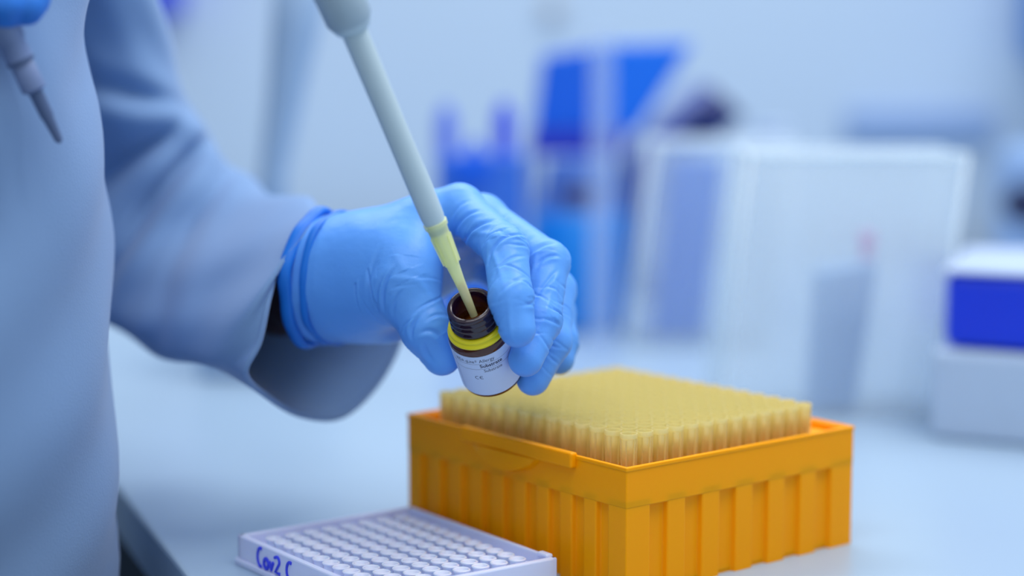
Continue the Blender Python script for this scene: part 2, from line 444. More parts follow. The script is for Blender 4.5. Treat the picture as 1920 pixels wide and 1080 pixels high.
# ---- lab coat
def loft(rings, sub=10, close=True):
    R = [[Vector(p) for p in r] for r in rings]; K = len(R); n = len(R[0]); rows = []
    for i in range(K-1):
        p0, p1, p2, p3 = R[max(i-1, 0)], R[i], R[i+1], R[min(i+2, K-1)]
        for s in range(sub + (1 if i == K-2 else 0)):
            t = s/sub
            rows.append([.5*((2*p1[j])+(p2[j]-p0[j])*t+(2*p0[j]-5*p1[j]+4*p2[j]-p3[j])*t*t+(3*p1[j]-p0[j]-3*p2[j]+p3[j])*t**3) for j in range(n)])
    return rows
def rows_mesh(name, rows, m, parent, dispf=None, thick=.0015):
    n = len(rows[0]); K = len(rows); vs = []; fs = []
    cen = [sum(r, Vector())/n for r in rows]
    for i, r in enumerate(rows):
        for j, p in enumerate(r):
            q = p
            if dispf:
                q = p+(p-cen[i]).normalized()*dispf(i/(K-1), j/n, p)
            vs.append(q)
    for i in range(K-1):
        for j in range(n):
            j2 = (j+1) % n; fs.append((i*n+j, i*n+j2, (i+1)*n+j2, (i+1)*n+j))
    o = MB().add(vs, fs).build(name, m, parent, smooth='all')
    if thick:
        sm = o.modifiers.new('cloth', 'SOLIDIFY'); sm.thickness = thick; sm.offset = 0
    return o
coat_rings = []
# (z, right edge pixel at that height, half widths)
prof = [(-.42, 110, .150, .17), (-.20, 140, .150, .17), (0.0, 166, .150, .17), (.055, 176, .148, .168), (.09, 184, .148, .168), (.13, 181, .145, .165), (.17, 172, .145, .165),
        (.21, 157, .145, .165), (.235, 146, .145, .165), (.26, 148, .145, .165), (.30, 170, .15, .17), (.40, 180, .16, .18), (.47, 130, .12, .17), (.51, 40, .07, .09)]
for z, px, hx, hy in prof:
    X0 = (px-960)/FPX*.865
    cx = X0-hx; ring = []
    for k in range(96):
        a = 2*math.pi*k/96
        ring.append(Vector((cx+hx*math.copysign(abs(math.cos(a))**.9, math.cos(a)), BY-.01+hy*.84*math.sin(a), z)))
    coat_rings.append(ring)
def coat_d(t, u, p):
    a = u*2*math.pi
    return .0012*math.sin(7*a+9*t)+.002*math.sin(p.z*38+p.y*22)+.0015*math.sin(p.z*85-p.y*60)
coat = rows_mesh('lab_coat', loft(coat_rings, 8), M_coat, person, coat_d, .002)
# front placket seam of the coat
mb = MB(); pts = [Vector((0, 0, 0))]
# sleeve: pairs of outline points in the picture, depth of the middle, half depth
sl = [((90, -330), (210, -330), 1.02, .06), ((110, -150), (255, -150), 1.06, .062), ((115, 40), (300, 40), 1.08, .062), ((120, 180), (348, 170), 1.09, .062), ((125, 330), (395, 265), 1.10, .062),
      ((140, 500), (440, 325), 1.09, .062), ((185, 605), (500, 352), 1.06, .062), ((290, 652), (560, 378), 1.01, .064), ((385, 682), (600, 395), .965, .060)]
srings = []
NS = 84
for (ax, ay), (bx, by), d, hd in sl:
    r = []
    for k in range(NS):
        a = 2*math.pi*k/NS      # 0 = upper/right outline, pi = lower/left outline, pi/2 = near side
        c = .5+.5*math.cos(a)
        r.append(at(ax+(bx-ax)*c, ay+(by-ay)*c, d-hd*math.copysign(abs(math.sin(a))**.55, math.sin(a))))
    srings.append(r)
loop = [(616, 400, .965), (562, 432, .935), (524, 486, .915), (504, 556, .905), (486, 640, .905), (460, 700, .910), (500, 742, .935), (565, 778, .962), (640, 780, .985), (705, 722, 1.0), (748, 640, 1.005), (752, 560, 1.0), (728, 480, .985), (690, 425, .962)]
n = len(loop); cum = [0]
LP = [at(*q) for q in loop]
def loop_at(s):
    i = int(math.floor(s)) % n; t = s-math.floor(s)
    p0, p1, p2, p3 = LP[i-1], LP[i], LP[(i+1) % n], LP[(i+2) % n]
    return .5*((2*p1)+(p2-p0)*t+(2*p0-5*p1+4*p2-p3)*t*t+(3*p1-p0-3*p2+p3)*t**3)
def loopmap(k):
    a = k/NS      # 0..0.5 near side (loop index 0..5), 0.5..1 far side (5..14)
    return loop_at(a/.5*5 if a < .5 else 5+(a-.5)/.5*9)
srings.append([loopmap(k) for k in range(NS)])
def sleeve_d(t, u, p):
    env = min(1, (1-t)*6)
    a = u*2*math.pi
    ns = max(0, math.sin(a)); cr = 0
    for t0, sl_, A in ((.33, .03, .010), (.43, -.05, .009), (.53, -.10, .010), (.66, -.12, .005)):
        x = (t-t0-sl_*math.cos(a))/.022
        cr += A*(-math.exp(-x*x)+.6*math.exp(-(x-2)**2/1.6))*ns
    return cr*env+env*.6*(.0035*math.sin(t*34+2.2*math.sin(a))+.0028*math.sin(t*19-3*math.cos(a)+1)+.0015*math.sin(6*a+t*25))
sleeve = rows_mesh('sleeve', loft(srings, 10), M_coat, coat, sleeve_d, .0022)
hem = [loopmap(k) for k in range(NS)]
ring_mesh('sleeve_hem', hem, (.0016, .0016), M_coat, sleeve)

# ---- the other gloved hand: finger ends at the top left corner, gripping a slim stepped pipette
G2 = [[(P(-95, -190, .79), .014), (P(-40, -60, .785), .0105), (P(6, 8, .78), .0085), (P(8, 40, .785), .0068)],
      [(P(-20, -190, .80), .014), (P(20, -70, .795), .0105), (P(52, -8, .79), .0088), (P(47, 12, .785), .0078)],
      [(P(-110, -170, .79), .014), (P(-80, -40, .785), .0105), (P(-34, 20, .79), .009), (P(-28, 42, .79), .0078)]]
G2P = [(P(-95, -190, .79), P(-20, -190, .80), .016, .016), (P(-200, -330, .80), P(-60, -200, .81), .026, .018)]
def F_g2(X):
    D = None
    for a, b, r1, r2 in G2P:
        c = cone(X, a, b, r1, r2); D = c if D is None else smin(D, c, .01)
    R = None
    for f in G2:
        c = smin(D, chain(X, f, .003), .005); R = c if R is None else smin(R, c, .0009)
    return R
ap = np.array([p for f in G2 for p, r in f]+[P(-200, -330, .80)])
V, Fc = surface_nets(F_g2, (ap.min(0)-.03).astype(np.float32), (ap.max(0)+.03).astype(np.float32), .0016)
V = refine(F_g2, V.astype(np.float32), 2); N = grad(F_g2, V)
V = V+N*(vnoise(V, 300, 8)*.4*mm)[:, None]
g2 = np_mesh('glove', V, Fc, mat('nitrile_glove_deep', (0.03, 0.20, 0.72), rough=.45, spec=.35, noise_amt=.05, bump=.3), person)
g2['label'] = 'deeper blue nitrile glove at the top left corner'

def axial(name, p0, p1):
    """Empty at p0 whose local +Z runs to p1"""
    z = (p1-p0).normalized(); x = Vector((0, 1, 0)).cross(z).normalized(); y = z.cross(x)
    return empty(name, M=Matrix(((x.x, y.x, z.x, p0.x), (x.y, y.y, z.y, p0.y), (x.z, y.z, z.z, p0.z), (0, 0, 0, 1))))
M_grey = mat('grey_plastic', (0.09, 0.14, 0.28), rough=.5, noise_amt=.05)
M_grey2 = mat('grey_plastic_pale', (0.15, 0.22, 0.42), rough=.5, noise_amt=.05)
p0, p1 = at(113, 268, .80), at(12, 60, .785)
pp = axial('pipette', p0, p1); Lp = (p1-p0).length
tag(pp, 'slim grey stepped pipette end under the gloved fingers at top left, against the coat', 'pipette')
MB().lathe([(.0004, 0), (.0016, .001), (.0024, Lp*.22), (.0028, Lp*.25), (.0030, Lp*.45), (.0033, Lp*.47)], 24).build('shaft', M_grey, pp, smooth=True)
MB().lathe([(.0036, Lp*.47), (.0052, Lp*.49), (.0050, Lp*.72), (.0042, Lp*.74), (.0058, Lp*.76), (.0055, Lp*.9), (.0065, Lp*.93), (.0065, Lp*1.35)], 24).build('barrel', M_grey2, pp, smooth=True)
MB().lathe([(.0056, Lp*.725), (.0060, Lp*.735), (.0060, Lp*.755), (.0056, Lp*.76)], 24).build('collar', M_grey, pp, smooth=True)

# ------------------------------------------------------------------ vial
aS = Vector((43, -143)).normalized()                       # screen direction top -> bottom
ct, st = .70, .714
axis = (CR*aS.x+CU*aS.y)*ct+CF*st
axis.normalize()
bS = CR*(-aS.y)+CU*aS.x
Zl = -axis; Xl = (bS-Zl*bS.dot(Zl)).normalized(); Yl = Zl.cross(Xl)
T0 = at(881, 571, .853)
vial = empty('vial', M=Matrix(((Xl.x, Yl.x, Zl.x, T0.x), (Xl.y, Yl.y, Zl.y, T0.y), (Xl.z, Yl.z, Zl.z, T0.z), (0, 0, 0, 1))))
tag(vial, 'small open amber glass vial with yellow neck ring and white printed label, in gloved fingers', 'vial')
RB = 14.2*mm
def mmz(*ps): return [(r*mm, -v*mm) for r, v in ps]
neck = mmz((8.3, .6), (8.8, .15), (9.6, 0), (10.4, .3), (10.8, 1.1), (10.7, 2.0), (10.0, 2.6), (10.0, 3.2), (10.9, 3.9), (11.0, 4.5), (10.1, 5.3), (10.1, 6.0), (11.0, 6.7), (11.1, 7.3), (10.3, 8.1), (10.3, 9.0), (11.2, 9.8), (11.3, 10.6), (10.6, 11.4), (10.6, 13.8),
           (8.2, 13.8), (8.1, 8), (8.1, 2), (8.3, .6))
MB().lathe(neck, 64, close=False).build('neck', M_neck, vial, smooth='all')
body = mmz((10.6, 13.8), (11.6, 14.6), (13.2, 15.6), (14.0, 17.0), (14.2, 18.6), (14.2, 46.5), (13.9, 48.0), (13.0, 48.9), (11.0, 49.2), (.01, 48.6),
           (.01, 46.5), (11.0, 46.5), (12.4, 45.5), (12.6, 18.8), (12.0, 16.8), (9.6, 15.0), (8.2, 13.8))
MB().lathe(body, 64, close=False).build('glass_body', M_glassb, vial, smooth='all')
MB().lathe(mmz((.01, 46.4), (12.3, 46.4), (12.5, 19), (11.2, 16.8), (.01, 16.8)), 48, close=False).build('liquid', M_liquid, vial, smooth=True)  # bright orange fill, raised to stand for the glow inside the glass
ring = mmz((10.7, 11.6), (11.6, 11.5), (12.6, 11.9), (12.9, 12.5), (12.6, 13.0), (12.3, 13.3), (12.9, 13.7), (13.6, 14.4), (13.7, 15.2), (13.2, 15.9), (12.3, 15.9), (11.0, 14.6), (10.7, 11.6))
MB().lathe(ring, 64, close=False).build('neck_ring', M_yellow, vial, smooth='all')
# label: a curved sheet
def cyl(phi, v, r): return Vector((r*math.sin(phi), -r*math.cos(phi), -v))
mb = MB(); vs = []; fs = []; nu = 90
for i in range(nu+1):
    ph = math.radians(-150+300*i/nu)
    for v, r in ((19.6*mm, RB+.04*mm), (46.2*mm, RB+.04*mm), (46.2*mm, RB+.16*mm), (19.6*mm, RB+.16*mm)): vs.append(cyl(ph, v, r))
for i in range(nu):
    for k in range(4):
        k2 = (k+1) % 4; fs.append((i*4+k, i*4+k2, (i+1)*4+k2, (i+1)*4+k))
label = MB().add(vs, fs).build('label', M_label, vial, smooth=True)
label['label'] = 'white paper label with dark print'
def text_pts(s, bold=0.0):
    cu = bpy.data.curves.new('t', 'FONT'); cu.body = s; cu.size = 1; cu.offset = bold; cu.resolution_u = 3
    o = bpy.data.objects.new('t', cu); C.objects.link(o); bpy.context.view_layer.update()
    dg = bpy.context.evaluated_depsgraph_get(); me = bpy.data.meshes.new_from_object(o.evaluated_get(dg))
    vs = [v.co.copy() for v in me.vertices]; fs = [tuple(p.vertices) for p in me.polygons]
    bpy.data.objects.remove(o); bpy.data.curves.remove(cu); bpy.data.meshes.remove(me)
    return vs, fs
prt = MB(); RL = RB+.20*mm
def put_text(s, phi0, phi1, v_base, hgt, bold=0.0):
    vs, fs = text_pts(s, bold)
    x0 = min(v.x for v in vs); x1 = max(v.x for v in vs)
    out = [cyl(math.radians(phi0+(phi1-phi0)*(v.x-x0)/(x1-x0)), v_base-v.y*hgt, RL) for v in vs]
    prt.add(out, fs)
put_text('RIDA qLine', -61, -24, 23.5*mm, 2.9*mm)
put_text('®', -22.5, -19, 22.9*mm, 2.0*mm)
put_text('Allergy', -15, 14, 23.5*mm, 2.9*mm)
put_text('Substrate', -16, 27, 26.9*mm, 2.9*mm, .022)
put_text('Substrate', -11, 24, 30.2*mm, 2.7*mm)
def stroke(pts, wd):       # pts (phi deg, v mm)
    P2 = [(math.radians(a)*RL, v*mm) for a, v in pts]; vs = []; fs = []
    for i, (x, y) in enumerate(P2):
        xa, ya = P2[max(i-1, 0)]; xb, yb = P2[min(i+1, len(P2)-1)]
        tx, ty = xb-xa, yb-ya; l = math.hypot(tx, ty)+1e-12; nx, ny = -ty/l*wd/2, tx/l*wd/2
        for s in (1, -1):
            vs.append(cyl((x+s*nx)/RL, y+s*ny, RL))
    for i in range(len(P2)-1): fs.append((2*i, 2*i+1, 2*i+3, 2*i+2))
    prt.add(vs, fs)
stroke([(a, 24.5) for a in range(-84, 81, 3)], .11*mm)
stroke([(a, 27.9) for a in range(-84, 81, 3)], .11*mm)
stroke([(-66, v) for v in range(20, 47)], .10*mm)
# CE mark: two open arcs, the second with a middle bar
for c0, bar in ((-27.0, False), (-18.5, True)):
    arc = [(c0+3.4*math.cos(math.radians(t))*1.15, 33.6-.95*math.sin(math.radians(t))) for t in range(60, 301, 12)]
    stroke(arc, .26*mm)
    if bar: stroke([(c0-3.6, 33.6), (c0+.8, 33.6)], .24*mm)
prt.build('printing', M_print, label)

# ------------------------------------------------------------------ pipette held over the vial
q0 = at(889, 592, .858); q1 = at(818, 417, .842)
q2 = at(648, 20, .80)
dirv = (q2-q0).normalized()
p1_ = q0+dirv*(q1-q0).length
pip = axial('pipette', q0, q0+dirv)
tag(pip, 'white pipette with yellow tip dipping into the amber vial', 'pipette')
s1 = (q1-q0).length; s2 = (at(650, 45, .803)-q0).length
MB().lathe([(.0044, s1-.004), (.0046, s1+.0005), (.0052, s1+.004), (.0054, s1+.012), (.0053, s1+.05), (.0056, s2-.004), (.0056, s2+.01)], 48).build('shaft', M_pip, pip, smooth='all')
MB().lathe([(.0086, s2-.0005), (.0100, s2+.002), (.0104, s2+.012), (.0128, s2+.045), (.0135, s2+.14)], 48).build('handle_body', mat('pipette_grey', (0.36, .48, .58), rough=.4, noise_amt=.02), pip, smooth=True)
MB().lathe([(.0058, s2-.004), (.0074, s2-.003), (.0086, s2-.0005), (.0058, s2)], 48, close=False).build('lock_nut', M_pip, pip, smooth=True)
# disposable tip, hollow
s0 = 0
prof = [(.0017, 0), (.0021, s1*.22), (.0024, s1*.40), (.0030, s1*.58), (.0035, s1*.585), (.0037, s1*.62), (.0044, s1*.90), (.0046, s1*.975), (.0053, s1*.98), (.0055, s1+.0012), (.0047, s1+.0014), (.0041, s1*.86), (.0031, s1*.62), (.0024, s1*.57), (.0016, s1*.2), (.0012, 0), (.0017, 0)]
tipm = MB(); tipm.lathe(prof, 40, close=False)
for k in range(8):       # grip ribs
    a = math.pi/4*k
    for z0, z1, r0, r1_ in ((s1*.585, s1*.88, .0034, .0042),):
        d = Vector((math.cos(a), math.sin(a), 0)); t = Vector((-math.sin(a), math.cos(a), 0))*.0003
        vs = [d*r0-t+Vector((0, 0, z0)), d*(r0+.0007)-t+Vector((0, 0, z0)), d*(r0+.0007)+t+Vector((0, 0, z0)), d*r0+t+Vector((0, 0, z0)),
              d*r1_-t+Vector((0, 0, z1)), d*(r1_+.0006)-t+Vector((0, 0, z1)), d*(r1_+.0006)+t+Vector((0, 0, z1)), d*r1_+t+Vector((0, 0, z1))]
        tipm.hexa(vs)
o = tipm.build('disposable_tip', M_dtip, pip, smooth=True); o['label'] = 'translucent yellow-green tip'
MB().lathe([(.0011, .001), (.0015, s1*.25), (.0012, s1*.36), (.0009, s1*.37)], 24).build('liquid', M_liquid, pip, smooth=True)

# ------------------------------------------------------------------ orange tip box
BN = Vector((.051, .8372, 0)); ba_ = .8882; BL1, BL2, BH = .1651, .1519, .0587
ux = Vector((-math.cos(ba_), math.sin(ba_), 0)); uy = Vector((math.sin(ba_), math.cos(ba_), 0))
MBx = Matrix(((ux.x, uy.x, 0, BN.x), (ux.y, uy.y, 0, BN.y), (0, 0, 1, 0), (0, 0, 0, 1)))
box = empty('tip_box', M=MBx)
tag(box, 'orange plastic pipette tip box with ribbed sides standing open on the bench', 'box')
RD = .0026; ZT = .0405
mb = MB()
def wallx(mb, p0, p1, z0, z1): mb.box((*p0, z0), (*p1, z1))
# lower wall: one outline with recessed panels, extruded
def side_marks(n, L, first, last):
    pitch = (L-first-last)/n; pw = pitch*.50; out = []
    for i in range(n):
        c = first+pitch*(i+.5); out += [(c-pw/2, 0), (c-pw/2+.0009, RD), (c+pw/2-.0009, RD), (c+pw/2, 0)]
    return out
ol = [(0, 0)]+[(x, d) for x, d in side_marks(9, BL1, .008, .006)]+[(BL1, 0)]
ol += [(BL1-d, y) for y, d in side_marks(6, BL2, .009, .010)]+[(BL1, BL2)]
ol += [(x, BL2-d) for x, d in side_marks(9, BL1, .008, .006)[::-1]]+[(0, BL2)]
ol += [(d, y) for y, d in side_marks(6, BL2, .009, .010)[::-1]]
nn = len(ol); th = .0020
mb.add([Vector((x, y, z)) for z in (0, ZT+.003) for x, y in ol], [(i, (i+1) % nn, nn+(i+1) % nn, nn+i) for i in range(nn)])
mb.box((RD, RD, .0005), (BL1-RD, BL2-RD, .002))
def frame(mb, o0, i0, z0, z1):
    v = []
    for z in (z0, z1):
        for q in (o0, i0): v += [Vector((q, q, z)), Vector((BL1-q, q, z)), Vector((BL1-q, BL2-q, z)), Vector((q, BL2-q, z))]
    f = []
    for k in range(4):
        k2 = (k+1) % 4
        f += [(k, k2, 8+k2, 8+k), (4+k2, 4+k, 12+k, 12+k2), (8+k, 8+k2, 12+k2, 12+k), (k2, k, 4+k, 4+k2)]
    mb.add(v, f)
frame(mb, -.00012, .0040, ZT, BH)
mb.build('box_body', M_orange, box, bevel=.0006, seg=2)
# rim lip, a thin raised edge
mb = MB(); frame(mb, -.0005, .0018, BH-.0012, BH+.0008)
mb.build('rim', M_orange, box, bevel=.0005)
mb = MB(); mb.box((.0046, .0046, .0485), (BL1-.0046, BL2-.0046, .0505))
mb.box((.0046, BL2-.016, .0505), (BL1-.0046, BL2-.0046, .056))
mb.build('rack_plate', M_orange, box, bevel=.0006)
# latch on the long side: raised bar with a scooped thumb catch below
mb = MB(); x0, x1 = .034, .118
mb.box((x0, -.0034, BH-.0052), (x1, .001, BH+.0022))
mb.build('latch_bar', M_orange, box, bevel=.0012, seg=3)
mb = MB(); vs = []; fs = []; K = 16
for i in range(K+1):
    t = i/K; x = .060+(.108-.060)*t; dz = math.sin(math.pi*t)**.7*.0085; dy = math.sin(math.pi*t)*.004
    z1 = BH-.0050
    vs += [Vector((x, .0008, z1)), Vector((x, -.0034-dy*.2, z1)), Vector((x, -.0026-dy*.8, z1-dz)), Vector((x, .0008, z1-dz-.0015))]
for i in range(K):
    for k in range(4):
        k2 = (k+1) % 4; fs.append((i*4+k, i*4+k2, i*4+4+k2, i*4+4+k))
fs += [(0, 1, 2, 3), tuple(K*4+k for k in (3, 2, 1, 0))]
MB().add(vs, fs).build('thumb_catch', M_orange, box, smooth=True)
mb = MB(); mb.box((.006, BL2, .046), (.018, BL2+.0026, .052)); mb.build('hinge_stub', M_orange, box, bevel=.001)
mb = MB(); mb.box((BL1-.018, BL2, .046), (BL1-.006, BL2+.0026, .052)); mb.build('hinge_stub', M_orange, box, bevel=.001)

# tips: each one a thing of its own, standing in the rack
ZD = .0506
tip = MB()
tip.lathe([(.0024, 0), (.0027, .004), (.0031, .0045), (.0036, .018), (.0041, .0185), (.0041, .0205), (.0035, .0205), (.0032, .017), (.0024, .002), (.0022, 0)], 14, close=False)
for k in range(6):
    a = math.pi/3*k; d = Vector((math.cos(a), math.sin(a), 0)); t = Vector((-math.sin(a), math.cos(a), 0))*.0003
    tip.hexa([d*.0030-t+Vector((0,0,.0045)), d*.0037-t+Vector((0,0,.0045)), d*.0037+t+Vector((0,0,.0045)), d*.0030+t+Vector((0,0,.0045)),
              d*.0035-t+Vector((0,0,.018)), d*.0041-t+Vector((0,0,.018)), d*.0041+t+Vector((0,0,.018)), d*.0035+t+Vector((0,0,.018))])
tip0 = tip.build('pipette_tip', M_tip, None, smooth=True)
nx_, ny_ = 14, 13
first = True
for i in range(nx_):
    for j in range(ny_):
        o = tip0 if first else tip0.copy()
        if not first: C.objects.link(o)
        first = False
        o.matrix_world = MBx @ Matrix.Translation((.0145+(BL1-.029)*i/(nx_-1), .0145+(BL2-.0355)*j/(ny_-1), ZD))
        tag(o, 'pale yellow pipette tip standing in the rack of the orange box', 'pipette tip', 'yellow pipette tips in the orange box')

# ------------------------------------------------------------------ microplate
A0 = onz(445, 1003, .0145); A1 = onz(770, 948, .0145); A2 = onz(1045, 1045, .0145)
uxp = (A2-A1).normalized(); uyp = (A0-A1); uyp = (uyp-uxp*uyp.dot(uxp)).normalized()
WL, WW, WH = .123, .0985, .0145
MP = Matrix(((uxp.x, uyp.x, 0, A1.x), (uxp.y, uyp.y, 0, A1.y), (0, 0, 1, 0), (0, 0, 0, 1)))
plate = empty('microplate', M=MP)
tag(plate, 'white multi-well plate with blue handwriting on its edge, lying before the orange box', 'well plate')
mb = MB(); rw = .0055
mb.box((0, 0, .003), (WL, rw*.45, WH)); mb.box((0, WW-rw*.6, .003), (WL, WW, WH)); mb.box((0, 0, .003), (rw*.6, WW, WH)); mb.box((WL-rw*.6, 0, .003), (WL, WW, WH))
mb.box((-.0012, -.0012, 0), (WL+.0012, WW+.0012, .0032))
mb.build('frame', M_plate, plate, bevel=.0008, seg=2)
MB().box((.002, .002, .0032), (WL-.002, WW-.002, .0090)).build('base_plate', M_plate, plate)
MB().box((WL-.011, .0, WH-.001), (WL-.003, .004, WH+.0012)).build('corner_tab', M_plate, plate, bevel=.001)
well = MB()
well.lathe([(.0036, .0088), (.0036, .0122), (.0041, .0126), (.0042, .0132), (.0036, .0136), (.0030, .0132), (.0029, .0110), (.0001, .0104)], 16, close=False)
w0 = well.build('well', M_well, plate, smooth='all')
first = True
for i in range(12):
    for j in range(8):
        o = w0 if first else w0.copy()
        if not first: C.objects.link(o); o.parent = plate
        first = False
        o.location = (.0125+.0089*i, .0135+.0103*j, 0)
# handwriting on the short... the front left side of the frame
def hand_stroke(mb, pts, wd=.0009):
    """pts: (mm along the side from the left corner, mm height) on the face y = WW"""
    c = [Vector(((20.5+(x-8.6)*1.27)*mm, WW+.0001, (z*1.05-.2)*mm)) for x, z in pts]
    mb.tube(c, wd*.75, 6)
hw = MB()
def arc(cx, cz, rx, rz, a0, a1, n=14): return [(cx+rx*math.cos(math.radians(a0+(a1-a0)*i/n)), cz+rz*math.sin(math.radians(a0+(a1-a0)*i/n))) for i in range(n+1)]
hand_stroke(hw, arc(11.0, 8.2, 2.4, 4.2, 70, 285), .0011)
hand_stroke(hw, arc(15.2, 6.4, 1.7, 2.2, 0, 360), .0013)
hand_stroke(hw, [(17.8, 8.2), (19.2, 4.6), (20.6, 8.4)], .0013)
hand_stroke(hw, [(21.6, 10.8)]+arc(23.4, 9.6, 1.7, 1.9, 120, -40)+[(21.8, 4.4), (25.4, 4.4)], .0011)
hand_stroke(hw, arc(33.0, 7.6, 2.6, 4.0, 70, 290), .0011)
h = hw.build('handwriting', M_ink, plate, smooth=True); h['label'] = 'blue marker handwriting'

# ------------------------------------------------------------------ blurred things behind
def pm(name, col, **k): return mat(name, lin(*col), **{**dict(rough=.4, noise_amt=.03), **k})
def prism(name, quad, depth, m, parent=None, d0=None, bevel=.003):
    """quad: picture points clockwise from top left with a distance; depth goes straight back"""
    f_ = [at(x, y, d) for x, y, d in quad]; b_ = [p+Vector((0, depth, 0)) for p in f_]
    return MB().hexa([f_[3], f_[2], b_[2], b_[3], f_[0], f_[1], b_[1], b_[0]]).build(name, m, parent, bevel=bevel)
def stand_box(name, x0, x1, ytop, ybot, depth, m, parent=None, lean=0.0, bevel=.003, z0=0.0, taper=0.0):
    """upright box standing on the bench: picture x range, bottom edge row, top row"""
    a = onz(x0, ybot, z0); Y = a.y; dd = (a-Vector((0, 0, HC))).dot(CF)
    s = dd/FPX
    X0 = (x0-960)*s; X1 = (x1-960)*s; Z1 = at(x0, ytop, dd).z; H_ = Z1-z0; sh = lean*H_; tp = taper*H_
    vs = [Vector((X0, Y, z0)), Vector((X1, Y, z0)), Vector((X1, Y+depth, z0)), Vector((X0, Y+depth, z0)),
          Vector((X0+sh+tp, Y, Z1)), Vector((X1+sh-tp, Y, Z1)), Vector((X1+sh-tp, Y+depth, Z1)), Vector((X0+sh+tp, Y+depth, Z1))]
    return MB().hexa(vs).build(name, m, parent, bevel=bevel)

M_fr = frosted('frosted_plastic', (0.76, 0.90, 1.0), through=.80, translucent=.5, gloss=.03)
M_fr2 = frosted('frosted_plastic_white', (0.80, 0.92, 1.0), through=.74, translucent=.5)

M_edge2 = frosted('clear_plastic_edge', (0.86, 0.95, 1.0), through=.25, translucent=.5, gloss=.05)
def open_box(name, X0, X1, Y0, Y1, H_, sh, m, th=.002):
    """five-walled clear box, sheared by its lean"""
    out = MB()
    def hx(a, b, z0, z1):
        vs = []
        for z in (z0, z1):
            s = sh*z/H_
            vs += [Vector((a[0]+s, a[1], z)), Vector((b[0]+s, a[1], z)), Vector((b[0]+s, b[1], z)), Vector((a[0]+s, b[1], z))]
        out.hexa(vs)
    hx((X0, Y0), (X1, Y0+th), 0, H_); hx((X0, Y1-th), (X1, Y1), 0, H_)
    hx((X0, Y0+th), (X0+th, Y1-th), 0, H_); hx((X1-th, Y0+th), (X1, Y1-th), 0, H_)
    hx((X0+th, Y0+th), (X1-th, Y1-th), 0, th)
    o = out.build(name, m, None, bevel=.0006)
    for (x, y) in ((X0, Y0), (X1, Y0), (X0, Y1), (X1, Y1)):
        MB().tube([Vector((x, y, .001)), Vector((x+sh, y, H_))], .0016, 10).build('corner_edge', M_edge2, o, smooth='all')
    MB().tube([Vector((X0+sh, Y0, H_)), Vector((X1+sh, Y0, H_)), Vector((X1+sh, Y1, H_)), Vector((X0+sh, Y1, H_)), Vector((X0+sh, Y0, H_))], .0018, 8).build('rim', M_edge2, o)
    return o
def bench_xy(px, py): p = onz(px, py); return p.x, p.y
def height(px_top, Y): return (lambda r: HC+r.z*(Y/r.y))(CF+CU*((540-px_top)/FPX))

# left frosted box (further) and right frosted box (nearer)
xa, ya = bench_xy(1185, 655); xb, _ = bench_xy(1440, 655); Hh = height(268, ya)
o = open_box('plastic_box', xa-.004, xb+.0, ya, ya+.07, Hh, .022, M_fr)
tag(o, 'frosted clear plastic box leaning slightly right, beside the bright blue bottle', 'container')
xa, ya = bench_xy(1330, 770); xb, _ = bench_xy(1630, 770); Hh = height(285, ya)
o = open_box('plastic_box', xa+.002, xb+.035, ya-.03, ya+.05, Hh, .020, M_fr2)
tag(o, 'frosted whitish plastic box behind the right corner of the orange box', 'container')
# lidded block inside it
X0, Y0 = xa+.066, ya-.015
mb = MB(); mb.hexa([Vector((X0, Y0, .003)), Vector((X0+.030, Y0, .003)), Vector((X0+.034, Y0+.03, .003)), Vector((X0, Y0+.03, .003)),
                    Vector((X0+.004, Y0, .096)), Vector((X0+.044, Y0, .103)), Vector((X0+.044, Y0+.03, .103)), Vector((X0+.004, Y0+.03, .096))])
o = mb.build('storage_block', pm('blue_grey_plastic', (120, 158, 205)), None, bevel=.003)
tag(o, 'blue-grey upright block seen through the whitish plastic box', 'block')
o = MB().lathe([(.004, .104), (.004, .112), (.0055, .113), (.0055, .122), (.001, .123)], 16, cx=X0+.038, cy=Y0+.012).build('cap', pm('pink_plastic', (205, 120, 175)), None, smooth=True)
tag(o, 'small pink cap on top of the blue-grey block in the plastic box', 'cap')
# blue divider seen through the left box
o = stand_box('blue_carton', 1225, 1325, 300, 640, .03, pm('blue_card', (40, 100, 200)), lean=.1)
tag(o, 'blue carton seen through the left frosted box', 'carton')
bpy.context.view_layer.update()
o.location.y += .02

# azure bottle
cx, cy = onz(1085, 622).x, onz(1085, 622).y+.03
rb = 92/FPX*1.68
Hb = height(395, cy)
bt = empty('wash_bottle', (cx, cy, 0)); tag(bt, 'bright azure blurred bottle with dusky shoulder behind the gloved fingers', 'bottle')
MB().lathe([(rb*.9, 0), (rb, .004), (rb, Hb-.004), (rb*.93, Hb)], 32).build('bottle_body', pm('azure_plastic', (0, 132, 222)), bt, smooth=True)
Hs = height(300, cy)
MB().lathe([(rb*.93, Hb), (rb*.80, Hb+.012), (rb*.62, Hs), (rb*.3, Hs+.002)], 32).build('shoulder', pm('dusky_blue', (70, 112, 190)), bt, smooth=True)
MB().lathe([(rb*.40, height(372, cy)), (rb*.42, height(345, cy))], 24, cy=-rb*.55).build('badge', pm('dusk', (78, 80, 120)), bt, smooth=True)

